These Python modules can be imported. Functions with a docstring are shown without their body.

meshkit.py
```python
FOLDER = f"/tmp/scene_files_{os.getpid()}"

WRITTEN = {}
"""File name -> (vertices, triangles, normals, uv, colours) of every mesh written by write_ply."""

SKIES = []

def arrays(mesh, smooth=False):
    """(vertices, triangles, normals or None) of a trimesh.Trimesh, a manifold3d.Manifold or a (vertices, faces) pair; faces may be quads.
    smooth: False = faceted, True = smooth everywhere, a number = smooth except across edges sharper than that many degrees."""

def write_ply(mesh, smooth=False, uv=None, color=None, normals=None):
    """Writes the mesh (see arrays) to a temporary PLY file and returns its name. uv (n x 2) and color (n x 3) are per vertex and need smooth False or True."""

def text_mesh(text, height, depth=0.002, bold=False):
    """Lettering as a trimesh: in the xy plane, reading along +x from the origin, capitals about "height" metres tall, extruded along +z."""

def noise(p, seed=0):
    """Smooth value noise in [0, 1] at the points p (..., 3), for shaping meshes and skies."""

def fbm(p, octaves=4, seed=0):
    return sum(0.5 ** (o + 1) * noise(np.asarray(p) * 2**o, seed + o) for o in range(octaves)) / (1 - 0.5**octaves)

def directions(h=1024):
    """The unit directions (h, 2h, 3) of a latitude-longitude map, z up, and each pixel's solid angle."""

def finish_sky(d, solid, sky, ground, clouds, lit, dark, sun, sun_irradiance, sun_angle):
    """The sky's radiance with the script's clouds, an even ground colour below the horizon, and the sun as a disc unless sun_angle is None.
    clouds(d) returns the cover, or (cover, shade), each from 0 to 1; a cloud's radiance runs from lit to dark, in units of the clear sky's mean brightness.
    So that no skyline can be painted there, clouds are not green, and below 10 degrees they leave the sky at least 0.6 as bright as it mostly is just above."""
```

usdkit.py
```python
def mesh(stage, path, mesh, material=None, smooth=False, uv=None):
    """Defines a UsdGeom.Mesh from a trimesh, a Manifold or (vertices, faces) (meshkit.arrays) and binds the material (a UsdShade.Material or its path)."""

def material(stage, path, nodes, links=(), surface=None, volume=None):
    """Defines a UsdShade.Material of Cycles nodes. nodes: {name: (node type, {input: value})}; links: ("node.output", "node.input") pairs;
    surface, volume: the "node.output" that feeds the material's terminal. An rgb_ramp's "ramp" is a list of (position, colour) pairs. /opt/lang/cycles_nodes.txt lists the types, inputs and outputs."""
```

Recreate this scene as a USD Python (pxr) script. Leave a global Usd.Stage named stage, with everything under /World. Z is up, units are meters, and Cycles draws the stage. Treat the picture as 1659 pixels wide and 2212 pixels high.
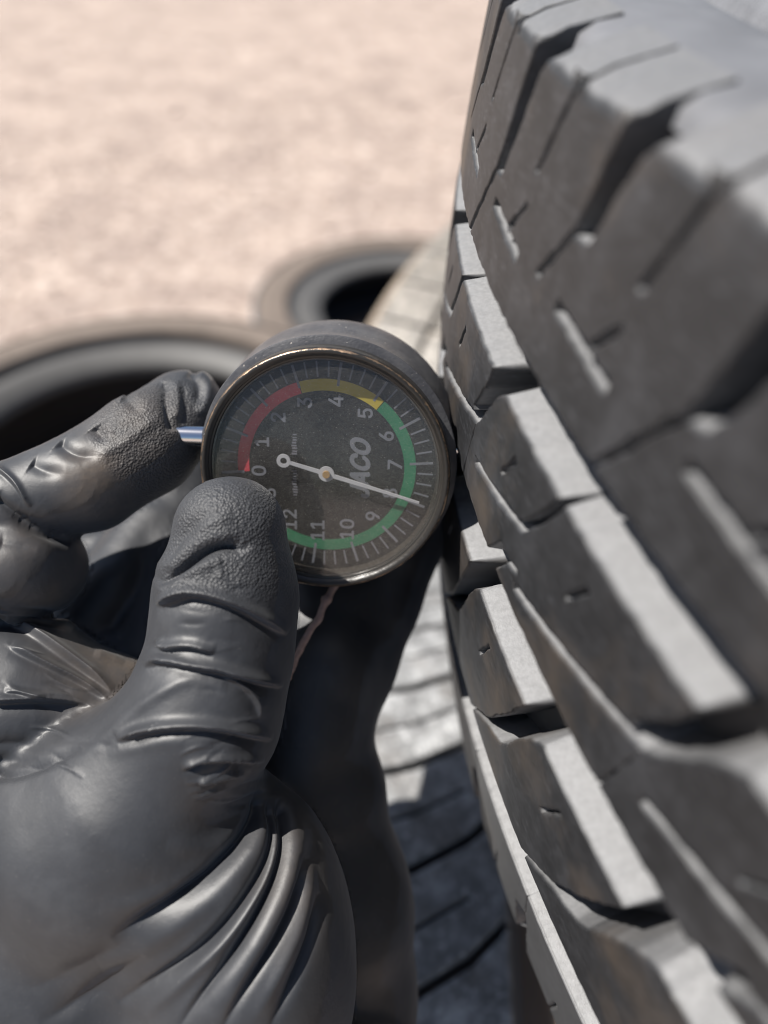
import math, numpy as np, trimesh, usdkit, meshkit
from pxr import Usd, UsdGeom, UsdLux, UsdShade, Gf, Sdf
import shapely
from scipy.spatial import Delaunay, cKDTree
from scipy.ndimage import gaussian_filter
from shapely import affinity
from shapely.geometry import Polygon, LineString, box as sbox, Point, MultiPolygon
from shapely.ops import unary_union
from meshkit import fbm, noise

stage = Usd.Stage.CreateInMemory()
UsdGeom.SetStageUpAxis(stage, 'Z'); UsdGeom.SetStageMetersPerUnit(stage, 1.0)
UsdGeom.Xform.Define(stage, '/World'); UsdGeom.Scope.Define(stage, '/World/Looks')
rng = np.random.default_rng(7)

# ------------------------------------------------------------------ camera, sky, sun, exposure
H = 0.96                                   # the lens is held 96 cm above the ground
B = np.array([[.998507447, .0546157391, 0], [.0374009507, -.683779592, .728729469], [.0398000985, -.727641801, -.684801695]])
EYE = np.array([0, 0, H])                  # B's rows: world axes in lens axes (right, down, ahead); pitched 43 degrees down
F = 754.0                                  # focal length in pixels of a 768 wide frame
def P(x, y, d):                            # a point of the place seen at (x, y) of a 1659 wide view, d metres ahead of the lens
    c = np.array([(x * 768 / 1659 - 384) / F, (y * 768 / 1659 - 512) / F, 1.0]) * d
    return B @ c + EYE
def D(*c): return B @ np.array(c, float)   # a direction given as (right, down, ahead)
cam = UsdGeom.Camera.Define(stage, '/World/camera')
m = np.eye(4); m[:3, 0], m[:3, 1], m[:3, 2], m[:3, 3] = D(1, 0, 0), D(0, -1, 0), D(0, 0, -1), EYE
cam.AddTransformOp().Set(Gf.Matrix4d(*m.T.ravel().tolist()))
cam.CreateFocalLengthAttr(24.0); cam.CreateHorizontalApertureAttr(24.0 * 768 / F); cam.CreateVerticalApertureAttr(24.0 * 1024 / F)
cam.CreateFStopAttr(24.0 / 4.0); cam.CreateFocusDistanceAttr(0.153)
cam.CreateClippingRangeAttr(Gf.Vec2f(0.01, 500))
cam.CreateExposureAttr(EXPOSURE := 0.92)
SUN = D(-.50, -.65, -.57); SUN /= np.linalg.norm(SUN)
el, rot = math.asin(SUN[2]), math.atan2(SUN[0], SUN[1])
dome = UsdLux.DomeLight.Define(stage, '/World/sky')
sky = usdkit.material(stage, '/World/Looks/sky_air', {'s': ('sky_texture', {'sky_type': 'single_scattering', 'sun_disc': False, 'sun_elevation': el, 'sun_rotation': rot}),
    'b': ('background_shader', {'strength': 0.05})}, [('s.color', 'b.color')], surface='b.background')
UsdShade.MaterialBindingAPI.Apply(dome.GetPrim()).Bind(sky)
dome.GetPrim().SetCustomDataByKey('kind', 'structure')
sun = UsdLux.DistantLight.Define(stage, '/World/sun')
sun.CreateIntensityAttr(1.25); sun.CreateAngleAttr(0.53); sun.CreateNormalizeAttr(True) if hasattr(sun, 'CreateNormalizeAttr') else None
sun.GetPrim().GetAttribute('inputs:normalize').Set(True) if sun.GetPrim().HasAttribute('inputs:normalize') else None
sun.CreateColorAttr(Gf.Vec3f(1.0, .955, .89))
zx = np.cross([0, 1, 0], SUN); zx /= np.linalg.norm(zx); zy = np.cross(SUN, zx)
m = np.eye(4); m[:3, 0], m[:3, 1], m[:3, 2] = zx, zy, SUN
sun.AddTransformOp().Set(Gf.Matrix4d(*m.T.ravel().tolist()))

# ------------------------------------------------------------------ naming
used = {}
def numbered(path):
    k = used.get(path, 0); used[path] = k + 1
    return path if k == 0 else f'{path}_{k:03d}'
def tag(prim, label=None, cat=None, group=None, kind=None):
    for k, v in (('label', label), ('category', cat), ('group', group), ('kind', kind)):
        if v: prim.SetCustomDataByKey(k, v)
    return prim
def thing(name, loc, label, cat, group=None):
    x = UsdGeom.Xform.Define(stage, numbered('/World/' + name)); x.AddTranslateOp().Set(Gf.Vec3d(*map(float, loc)))
    tag(x.GetPrim(), label, cat, group); x.loc = np.array(loc, float)
    return x
def part(name, mesh, mat, parent, smooth=False, uv=None, label=None):
    """mesh in world coordinates; stored relative to its thing"""
    v, f, n = meshkit.arrays(mesh, smooth)
    root = parent
    base = getattr(parent, 'loc', np.zeros(3))
    path = numbered((str(parent.GetPath()) if parent is not None else '/World') + '/' + name)
    U = uv(v) if callable(uv) else uv
    g = usdkit.mesh(stage, path, (v - base, f), mat, smooth=False, uv=U)
    if n is not None:
        g.CreateNormalsAttr(n.astype(np.float32).tolist()); g.SetNormalsInterpolation('vertex')
    g.loc = base
    if label: g.GetPrim().SetCustomDataByKey('label', label)
    return g

# ------------------------------------------------------------------ materials
def mat(name, nodes, links, surface='p.BSDF'): return usdkit.material(stage, '/World/Looks/' + name, nodes, links, surface=surface)
def simple(name, col, rough=.5, metallic=0, bump=None, var=.25, scale=120, spec=.5):
    n = {'p': ('principled_bsdf', {'roughness': rough, 'metallic': metallic, 'specular_ior_level': spec}), 'g': ('geometry', {}),
         'n': ('noise_texture', {'scale': scale, 'detail': 5, 'roughness': .6}),
         'r': ('rgb_ramp', {'ramp': [(.25, [c * (1 - var) for c in col]), (.75, [c * (1 + var) for c in col])]})}
    l = [('g.position', 'n.vector'), ('n.fac', 'r.fac'), ('r.color', 'p.base_color')]
    if bump:
        n['bn'] = ('noise_texture', {'scale': bump[0], 'detail': 3}); n['b'] = ('bump', {'strength': 1.0, 'distance': bump[1]})
        l += [('g.position', 'bn.vector'), ('bn.fac', 'b.height'), ('b.normal', 'p.normal')]
    return mat(name, n, l)
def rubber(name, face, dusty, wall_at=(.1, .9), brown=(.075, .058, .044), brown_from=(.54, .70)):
    """worn rubber: uv.x is the depth below the running surface in millimetres; faces are scrubbed dark, the sunk walls keep a chalky grey bloom, which uv.y weights to paint sunlit and shaded walls"""
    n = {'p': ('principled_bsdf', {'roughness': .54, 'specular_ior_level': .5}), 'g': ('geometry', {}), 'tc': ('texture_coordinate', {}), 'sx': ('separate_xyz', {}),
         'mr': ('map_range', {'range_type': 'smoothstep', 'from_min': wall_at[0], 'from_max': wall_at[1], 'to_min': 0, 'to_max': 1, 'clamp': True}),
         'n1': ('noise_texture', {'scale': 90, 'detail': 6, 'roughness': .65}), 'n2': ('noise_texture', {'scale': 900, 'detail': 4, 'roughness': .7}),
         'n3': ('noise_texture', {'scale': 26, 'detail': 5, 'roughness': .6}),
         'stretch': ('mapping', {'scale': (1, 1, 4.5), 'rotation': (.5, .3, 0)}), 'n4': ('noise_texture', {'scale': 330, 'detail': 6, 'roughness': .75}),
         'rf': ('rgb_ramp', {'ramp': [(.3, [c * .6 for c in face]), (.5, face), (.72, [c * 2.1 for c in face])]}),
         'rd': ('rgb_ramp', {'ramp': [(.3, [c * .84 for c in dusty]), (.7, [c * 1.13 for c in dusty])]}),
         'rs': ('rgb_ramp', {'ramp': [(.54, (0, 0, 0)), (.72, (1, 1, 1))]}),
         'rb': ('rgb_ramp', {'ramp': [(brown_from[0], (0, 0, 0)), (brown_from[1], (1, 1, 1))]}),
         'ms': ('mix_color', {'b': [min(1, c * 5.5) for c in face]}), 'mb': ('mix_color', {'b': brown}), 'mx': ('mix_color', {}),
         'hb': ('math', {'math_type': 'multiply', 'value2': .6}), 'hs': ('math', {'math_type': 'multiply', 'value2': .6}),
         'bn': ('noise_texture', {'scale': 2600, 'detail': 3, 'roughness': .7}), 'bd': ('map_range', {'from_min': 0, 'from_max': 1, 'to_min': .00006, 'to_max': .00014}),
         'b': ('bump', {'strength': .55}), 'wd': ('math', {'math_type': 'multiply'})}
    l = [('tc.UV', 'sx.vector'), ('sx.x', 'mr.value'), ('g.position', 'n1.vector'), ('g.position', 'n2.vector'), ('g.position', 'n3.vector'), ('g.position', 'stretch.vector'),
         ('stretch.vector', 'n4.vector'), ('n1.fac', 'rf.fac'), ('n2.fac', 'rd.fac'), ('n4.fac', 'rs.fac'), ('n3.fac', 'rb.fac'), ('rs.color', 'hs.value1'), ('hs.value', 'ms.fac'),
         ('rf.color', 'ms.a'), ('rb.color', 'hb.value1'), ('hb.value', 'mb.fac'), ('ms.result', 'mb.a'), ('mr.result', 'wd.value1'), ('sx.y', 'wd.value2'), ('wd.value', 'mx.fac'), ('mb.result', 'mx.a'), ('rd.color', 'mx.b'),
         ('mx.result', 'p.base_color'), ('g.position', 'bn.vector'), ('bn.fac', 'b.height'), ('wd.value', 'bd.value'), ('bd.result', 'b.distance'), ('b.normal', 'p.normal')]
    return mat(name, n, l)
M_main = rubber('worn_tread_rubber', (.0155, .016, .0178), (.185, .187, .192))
M_tread_bg = rubber('grey_dusty_tread_rubber', (.20, .203, .206), (.06, .06, .063), wall_at=(.5, 3))
M_side = simple('bloomed_sidewall_rubber', (.125, .128, .138), .6, bump=(900, .00008), var=.22, scale=60)
M_side_bg = simple('dusty_sidewall_rubber', (.13, .104, .086), .8, var=.2, scale=25)
M_bead_bg = simple('grey_bead_rubber', (.07, .068, .066), .6, var=.12, scale=30)
M_dark_bg = simple('clean_dark_rubber', (.03, .03, .032), .7)
M_tan_tread = rubber('tan_dusty_tread_rubber', (.16, .147, .13), (.09, .075, .062), wall_at=(.5, 3), brown=(.34, .28, .20))
M_tan_bg = simple('sun_tanned_rubber', (.22, .18, .14), .8, var=.15, scale=30)

# ------------------------------------------------------------------ ground
def ground():
    n = {'p': ('principled_bsdf', {'roughness': .95, 'specular_ior_level': .2}), 'g': ('geometry', {}),
         'n1': ('noise_texture', {'scale': 22, 'detail': 6, 'roughness': .72}), 'n0': ('noise_texture', {'scale': 4.5, 'detail': 4, 'roughness': .6}), 'r0': ('rgb_ramp', {'ramp': [(.36, (.80, .79, .79)), (.62, (1.12, 1.12, 1.11))]}), 'm0': ('mix_color', {'blend_type': 'multiply', 'fac': 1.0, 'use_clamp': False}), 'n2': ('noise_texture', {'scale': 46, 'detail': 5, 'roughness': .7}), 'v': ('voronoi_texture', {'scale': 120}),
         'r1': ('rgb_ramp', {'ramp': [(.36, (.255, .203, .176)), (.5, (.365, .299, .262)), (.64, (.47, .40, .36))]}),
         'r2': ('rgb_ramp', {'ramp': [(.30, (.60, .58, .57)), (.48, (1, 1, 1)), (.68, (1.18, 1.15, 1.13))]}), 'rv': ('rgb_ramp', {'ramp': [(0, (1.1, 1.1, 1.1)), (.6, (.78, .77, .76))]}),
         'm': ('mix_color', {'blend_type': 'multiply', 'fac': 1.0, 'use_clamp': False}), 'm2': ('mix_color', {'blend_type': 'multiply', 'fac': .7}),
         'b': ('bump', {'strength': .8, 'distance': .006})}
    l = [('g.position', 'n0.vector'), ('n0.fac', 'r0.fac'), ('m2.result', 'm0.a'), ('r0.color', 'm0.b'), ('g.position', 'n1.vector'), ('g.position', 'n2.vector'), ('g.position', 'v.vector'), ('n1.fac', 'r1.fac'), ('n2.fac', 'r2.fac'), ('v.distance', 'rv.fac'),
         ('r1.color', 'm.a'), ('r2.color', 'm.b'), ('m.result', 'm2.a'), ('rv.color', 'm2.b'), ('m0.result', 'p.base_color'), ('n2.fac', 'b.height'), ('b.normal', 'p.normal')]
    M = mat('pale_gravel', n, l)
    x = np.concatenate([[-400, -60, -12], np.linspace(-4, 4, 41), [12, 60, 400]]); y = np.concatenate([[-400, -60, -12], np.linspace(-4, 9, 66), [20, 80, 400]])
    X, Y = np.meshgrid(x, y, indexing='ij'); far = np.clip(1.5 - np.hypot(X, Y - 2) / 12, 0, 1)
    Z = (fbm(np.stack([X * .9, Y * .9, 0 * X], -1), 3, 3) - .5) * .02 * far * np.clip((np.hypot(X, Y - .7) - 1.0) / 1.5, 0, 1) - .001
    i = np.arange(len(x) * len(y)).reshape(len(x), len(y))
    q = np.stack([i[:-1, :-1], i[1:, :-1], i[1:, 1:], i[:-1, 1:]], -1).reshape(-1, 4)
    g = part('ground', (np.stack([X, Y, Z], -1).reshape(-1, 3), q), M, None, smooth=True)
    tag(g.GetPrim(), 'pale pinkish gravel yard in full sun', kind='structure')
    # loose stones on it, nobody could count them
    N = 9000; st = trimesh.creation.icosphere(1, 1.0); st.vertices *= (1 + .5 * (noise(st.vertices * 1.7 + 5, 2) - .5))[:, None] * [1, .8, .55]
    vs, fs = [], []
    px, py = rng.uniform(-2.2, 1.4, N), rng.uniform(.2, 4.2, N); rr = .0036 * np.exp(rng.normal(0, .5, N)); an = rng.uniform(0, 6.28, N)
    for k in range(N):
        c, s = math.cos(an[k]), math.sin(an[k]); v = st.vertices * rr[k]
        vs.append(np.stack([v[:, 0] * c - v[:, 1] * s + px[k], v[:, 0] * s + v[:, 1] * c + py[k], v[:, 2] + rr[k] * .25], 1)); fs.append(st.faces + len(st.vertices) * k)
    g = part('gravel', (np.vstack(vs), np.vstack(fs)), simple('gravel_stone', (.36, .29, .25), .9, var=.6, scale=14), None)
    tag(g.GetPrim(), 'small loose stones scattered over the pale yard', 'gravel', kind='stuff')
ground()

# ------------------------------------------------------------------ tyre building
def ring_resample(c, h):
    c = np.asarray(c)[:-1]; out = []
    for p, q in zip(c, np.roll(c, -1, 0)):
        k = max(1, int(math.ceil(np.hypot(*(q - p)) / h)))
        out += [p + (q - p) * j / k for j in range(k)]
    return np.array(out)
def ring_normals(r):
    e = np.roll(r, -1, 0) - r; e /= np.maximum(np.linalg.norm(e, axis=1, keepdims=True), 1e-9)
    n = np.stack([e[:, 1], -e[:, 0]], 1); a = n + np.roll(n, 1, 0); L = np.linalg.norm(a, axis=1, keepdims=True); a /= np.maximum(L, 1e-6)
    return a / np.maximum((a * n).sum(1), .6)[:, None]           # outward for a counter-clockwise ring, mitred
def cells(poly, hu, hs):
    """the polygon cut into small triangles along a grid"""
    u0, s0, u1, s1 = poly.bounds; qs = []
    for a in np.arange(math.floor(u0 / hu) * hu, u1, hu):
        col = poly.intersection(sbox(a, s0 - 1, a + hu, s1 + 1))
        if col.is_empty: continue
        for b in np.arange(math.floor(s0 / hs) * hs, s1, hs):
            g = col.intersection(sbox(a - 1, b, a + hu + 1, b + hs))
            qs += [q for q in getattr(g, 'geoms', [g]) if q.geom_type == 'Polygon' and q.area > 1e-4]
    t = shapely.get_parts(shapely.constrained_delaunay_triangles(np.array(qs, object)))
    v = shapely.get_coordinates(t).reshape(-1, 4, 2)[:, :3].reshape(-1, 2)
    f = np.arange(len(v)).reshape(-1, 3); key, inv = np.unique(v.round(5), axis=0, return_inverse=True)
    return key, inv.ravel()[f]
def lug(poly, depth, bev=None, bevel=.45, h=1.0, grid=(3, 4), draft=lambda r, n: n * 1.0, rough=.12):
    """a tread block from its outline in millimetres (u along, s across); returns (u, s, d) rows, d = depth below the running surface"""
    poly = poly.buffer(-.25, quad_segs=3).buffer(.5, quad_segs=3).buffer(-.25, quad_segs=3).simplify(.03)
    V, Fc, k = [], [], 0
    for g in getattr(poly, 'geoms', [poly]):
        if g.area < 2: continue
        g = Polygon(g.exterior) if not g.interiors else g
        inner = []
        for hole, ring in [(False, g.exterior), *((True, q) for q in g.interiors)]:
            r = ring_resample(np.array(ring.coords), h); x = r; a = np.sum(x[:, 0] * np.roll(x[:, 1], -1) - x[:, 1] * np.roll(x[:, 0], -1))
            if (a < 0) != hole: r = r[::-1]
            n = ring_normals(r); n = n + 0
            wob = rough * 2 * (noise(np.c_[r * .55, np.zeros(len(r))], 4) - .5)[:, None] * n
            dr = draft(r, n)
            bw, bd = bev(r) if bev else (np.full(len(r), bevel), np.full(len(r), bevel)); bw = bw[:, None]
            levels = [(r - n * bw + wob, 0), (r - n * bw * .55 + wob, bd * .14), (r - n * bw * .2 + wob, bd * .5), (r + wob, bd), (r + dr * .35 + wob, depth * .35), (r + dr * .75, depth * .75), (r + dr, depth)]
            nn = n / np.linalg.norm(n, axis=1, keepdims=True); ds_ = np.clip(np.abs(nn[:, 1]) * 1.5 - .35, .12, 1); inner.append(levels[0][0]); m = len(r); i = np.arange(m); j = (i + 1) % m  # walls facing across the tread painted paler as sunlit, lateral ones darker as shaded
            for q, (pp, d) in enumerate(levels):
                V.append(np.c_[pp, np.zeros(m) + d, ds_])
                if q: b0, b1 = k + (q - 1) * m, k + q * m; Fc += [np.c_[b0 + i, b1 + i, b1 + j], np.c_[b0 + i, b1 + j, b0 + j]]
            k += m * len(levels)
        top = Polygon(inner[0], inner[1:]).buffer(0)
        if top.area < 1: continue
        v, f = cells(top, *grid)
        t = v[f]; e1, e2 = t[:, 1] - t[:, 0], t[:, 2] - t[:, 0]; ar = e1[:, 0] * e2[:, 1] - e1[:, 1] * e2[:, 0]; f[ar < 0] = f[ar < 0][:, ::-1]
        V.append(np.c_[v, np.zeros(len(v)), np.zeros(len(v))]); Fc.append(f + k); k += len(v)
    if not V: return None
    return np.vstack(V), np.vstack(Fc)
class Frame:
    """axis frame of a tyre: centre, axis (s grows along it), radial zero direction, radius, crown"""
    def __init__(self, c, a, n, R, crown, s_mid=0): self.c, self.a, self.n, self.R, self.k = map(lambda q: np.asarray(q, float) if np.ndim(q) else q, (c, a, n, R, crown)); self.t = np.cross(self.a, self.n); self.sm = s_mid
    def rad(self, s): return self.R - .5 * self.k * (s - self.sm) ** 2
    def at(self, v):
        u, s, d = v[:, 0] / 1000, v[:, 1] / 1000, v[:, 2] / 1000; th = u / self.R; r = self.rad(s) - d
        return self.c + s[:, None] * self.a + r[:, None] * (np.cos(th)[:, None] * self.n + np.sin(th)[:, None] * self.t)
    def revolve(self, prof, n=160, th0=0, th1=2 * math.pi):
        """prof rows: (s, r) in metres; a closed strip of quads round the axis"""
        prof = np.asarray(prof, float); th = np.linspace(th0, th1, n, endpoint=False); m = len(prof)
        v = self.c + prof[None, :, :1] * self.a + prof[None, :, 1:] * (np.cos(th)[:, None, None] * self.n + np.sin(th)[:, None, None] * self.t)
        i = np.arange(n)[:, None] * m; j = ((np.arange(n) + 1) % n)[:, None] * m; q = np.arange(m - 1)[None]
        f = np.stack([i + q, j + q, j + q + 1, i + q + 1], -1).reshape(-1, 4)
        return v.reshape(-1, 3), f
    def lug(self, poly, depth, **k):
        g = lug(poly, depth, **k)
        return None if g is None else (self.at(g[0]), g[1], g[0])
def spline(pts, n=40):
    from scipy.interpolate import PchipInterpolator, CubicSpline
    pts = np.asarray(pts, float); t = np.r_[0, np.cumsum(np.hypot(*np.diff(pts, axis=0).T))]
    return CubicSpline(t, pts)(np.linspace(0, t[-1], n))
def slit(pts, w): return LineString(pts).buffer(w / 2, cap_style=2, join_style=2)

# ------------------------------------------------------------------ the big tyre lying on its side, close to the lens
CB = np.array([.37245773, .17380604, H - .09539102])
FB = Frame(CB, (0, 0, -1), (-.96052, -.27822, 0), .36, 1.7856)
def big_tyre():
    T = thing('big_tyre', (CB[0], CB[1], CB[2] - .125), 'large worn black tyre with deep tread blocks, pressed by the gauge', 'tyre')
    PP = 2 * math.pi * 360 / 32                                 # 70.7 mm: one pair of blocks
    warp = lambda u: np.interp(u, [-1131, 15, 130, 1131], [-1131, 15, 138.6, 1131])
    def wp(p): return Polygon([(warp(x), y) for x, y in np.array(p.segmentize(4).exterior.coords)])
    k0, k1 = -4, 7
    row1, row2, row3, row4, rest = [], [], [], [], []
    for k in range(-16, 16):
        # top shoulder row: c is a full lateral groove, c2 a blind one half a pitch on
        c = 15 + 35.35 + k * PP; c2 = c - 35.35; c0 = c - PP
        def wide(c, e=0): return Polygon([(c + 4.6, -76), (c + 8.9, -59.2), (c + 12.2 - e * .4, -49.4 - e), (c + 8.2 - e * .4, -49.8 - e), (c + 5.2, -56), (c + 2.2, -64), (c + .7, -67.6), (c - 1.6, -70), (c - 5, -73), (c - 7, -76)])
        cut_line = lambda c: [(c + 5, -76), (c + 12, -49), (c + 24.5, -32)]
        left, right = cut_line(c), cut_line(c0)
        r = Polygon(left + right[::-1]).intersection(sbox(-2000, -70.8, 2000, -33.1))
        cuts = [wide(c), wide(c2, 5), wide(c0), slit([(c + 11, -50.5), (c + 25, -31.5)], .9), slit([(c0 + 11, -50.5), (c0 + 25, -31.5)], .9), slit([(c2 + 9, -56), (c2 + 17, -45.3)], .9)]
        for q in (c2, c0, c):
            cuts += [slit([(q + 19.8, -73), (q + 27, -56.3)], .8), slit([(q + 27.4, -51.4), (q + 32.8, -45.4)], .8), slit([(q + 44, -45.1), (q + 26.4, -43.5)], 1.7)]
        g = r.difference(unary_union(cuts))
        row1.append((k, g))
        # second row
        o = k * PP; sh = lambda pts: [(x + o, y) for x, y in pts]
        r = Polygon([(o + 41.8, -23.5), (o + 46, -9), (o + 50, 7.2), (o - 20.7, 7.2), (o - 24.7, -9), (o - 28.9, -23.5)])
        W = [(42.2, -25), (44.4, -18.2), (49.6, -10.5), (46.5, -8.6), (43.2, -12.3), (37.6, -20.6), (34.5, -23.2), (31, -25)]
        cuts = []
        for q in (-PP, 0, PP):
            z = lambda pts, q=q: [(x + o + q, y) for x, y in pts]
            cuts += [Polygon(z(W)), slit(z([(46.5, -9.6), (58, -5.8), (85, 2.6)]), 1.7), slit(z([(6.0, -25), (10.7, -16.8), (16.6, -9.4)]), 1.5), slit(z([(16.4, -9.6), (26, -6.6), (43, -2.2)]), 1.5),
                     slit(z([(26.5, 8.6), (20.2, .6)]), 4.2), slit(z([(20, 1.2), (14, -1)]), 1.2), slit(z([(28.3, -11.1), (23.9, -17.7)]), .8), slit(z([(-1.2, -11.9), (-5.1, -18)]), .8)]
        row2.append((k, r.difference(unary_union(cuts))))
        # third row: two blocks a pair
        for b in (0, 1):
            o = k * PP + b * 35.35
            up = [(1, 19.5), (7, 32.5), (15.5, 47.6), (23.5, 56.5), (30, 64)]; lo = [(28.9, 64), (22.6, 57.3), (14, 49.2), (8.2, 45.2), (5.2, 41), (.9, 31.4), (-3.3, 24.2), (-7.6, 19.5)]
            L = [(x + o, y) for x, y in lo]; U = [(x + o - 35.35, y) for x, y in up]
            g = Polygon(L + U).intersection(sbox(-2000, 20.4, 2000, 61.1)).difference(slit([(o - 11.2, 35.6), (o - 16.2, 26.6)], .85))
            row3.append((k, g))
            # far shoulder row
            o4 = o - 10
            g = Polygon([(o4 - 3, 74.4), (o4 - 38.35, 74.4), (o4 - 38.35, 86), (o4 - 33, 92), (o4 - 33, 112), (o4 - 4, 112), (o4 - 4, 92), (o4 - 3, 86)]).difference(slit([(o4 - 17, 113), (o4 - 20, 96)], .8))
            row4.append((k, g))
    def dr1(r, n): return np.where((r[:, 1] < -69.8)[:, None], [[0, -3.4]], n * np.where(np.abs(r[:, 1] + 33.1) < .4, 1.5, .4)[:, None])
    dr2 = lambda r, n: n * np.where(np.abs(r[:, 1] + 23.5) < .4, 1.5, np.where(np.abs(r[:, 1] - 7.2) < .4, 2.2, .35))[:, None]
    dr3 = lambda r, n: n * np.where(np.abs(r[:, 1] - 20.4) < .4, 1.6, np.where(np.abs(r[:, 1] - 61.1) < .4, 2.2, .5))[:, None]
    dr4 = lambda r, n: n * np.where(np.abs(r[:, 1] - 74.4) < .4, 1.6, np.where(r[:, 1] > 111.5, 5.5, .6))[:, None]
    bv1 = lambda r: (lambda e: (.45 + 1.9 * e, .45 + 1.5 * e))(np.clip((-69.6 - r[:, 1]) / .8, 0, 1))
    far_v, far_f, far_d, nv = [], [], [], 0
    for row, dr, wrp, base in ((row1, dr1, True, 0), (row2, dr2, False, 0), (row3, dr3, False, .03), (row4, dr4, False, .5)):
        for k, g in row:
            near = k0 <= k < k1
            for q in getattr(g, 'geoms', [g]):
                if q.geom_type != 'Polygon' or q.area < 6: continue
                if wrp: q = Polygon([(warp(x), y) for x, y in np.array(q.segmentize(5).exterior.coords)], [[(warp(x), y) for x, y in i.coords] for i in q.interiors]).buffer(0)
                cx = q.centroid.x; fine = -75 < cx < 190
                m_ = FB.lug(q, 12.0 if wrp else 9.8, h=.9 if fine else 3, grid=(2.5, 4) if fine else (8, 20), draft=dr, bev=bv1 if wrp else None, bevel=.45, rough=.28)
                if m_ is None: continue
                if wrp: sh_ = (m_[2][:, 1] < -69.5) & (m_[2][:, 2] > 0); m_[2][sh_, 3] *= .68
                if near:
                    v, f, raw = m_
                    tree = cKDTree(v)
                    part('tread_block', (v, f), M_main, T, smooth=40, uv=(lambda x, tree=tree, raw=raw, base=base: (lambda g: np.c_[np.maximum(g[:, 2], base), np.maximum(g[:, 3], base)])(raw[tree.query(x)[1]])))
                else:
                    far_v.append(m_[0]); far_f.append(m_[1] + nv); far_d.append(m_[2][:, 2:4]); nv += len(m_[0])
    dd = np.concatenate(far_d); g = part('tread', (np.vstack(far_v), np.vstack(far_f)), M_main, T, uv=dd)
    # groove floor and carcass
    s = np.linspace(-.0705, .114, 30); s = np.sort(np.r_[s, -.0345, -.0330]); fl = np.c_[s, FB.rad(s) - np.where(s < -.0335, .0120, .0096)]
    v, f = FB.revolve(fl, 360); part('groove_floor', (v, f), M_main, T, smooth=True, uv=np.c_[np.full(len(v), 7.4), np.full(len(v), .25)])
    top = [(-.0690, .3500), (-.0712, .3494), (-.0728, .3470), (-.0738, .3420), (-.0742, .3360), (-.0742, .3300), (-.0741, .3262), (-.0734, .3250), (-.0700, .3240), (-.0640, .3225), (-.0625, .3190), (-.0625, .3120), (-.0640, .3085), (-.0690, .3065), (-.0715, .3040),
           (-.0722, .2980), (-.0720, .2850), (-.0710, .2650), (-.0690, .2450), (-.0665, .2280), (-.0640, .2150), (-.0620, .2080), (-.0590, .2035), (-.0550, .2020)]
    part('sidewall', FB.revolve(top, 300), M_side, T, smooth=True)
    bot = spline([(.112, .3405), (.120, .331), (.128, .310), (.1295, .292), (.1275, .268), (.122, .245), (.114, .228), (.108, .216), (.103, .206), (.095, .204)], 40)[::-1]
    part('sidewall', FB.revolve(bot, 200), M_side, T, smooth=True)
    inner = spline([(-.055, .202), (-.05, .23), (-.055, .27), (-.05, .31), (-.03, .335), (.02, .340), (.07, .335), (.092, .31), (.097, .27), (.092, .23), (.095, .204)], 40)
    part('inner_liner', FB.revolve(inner, 160), M_dark_bg, T, smooth=True)
    return T
big_tyre()

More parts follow.
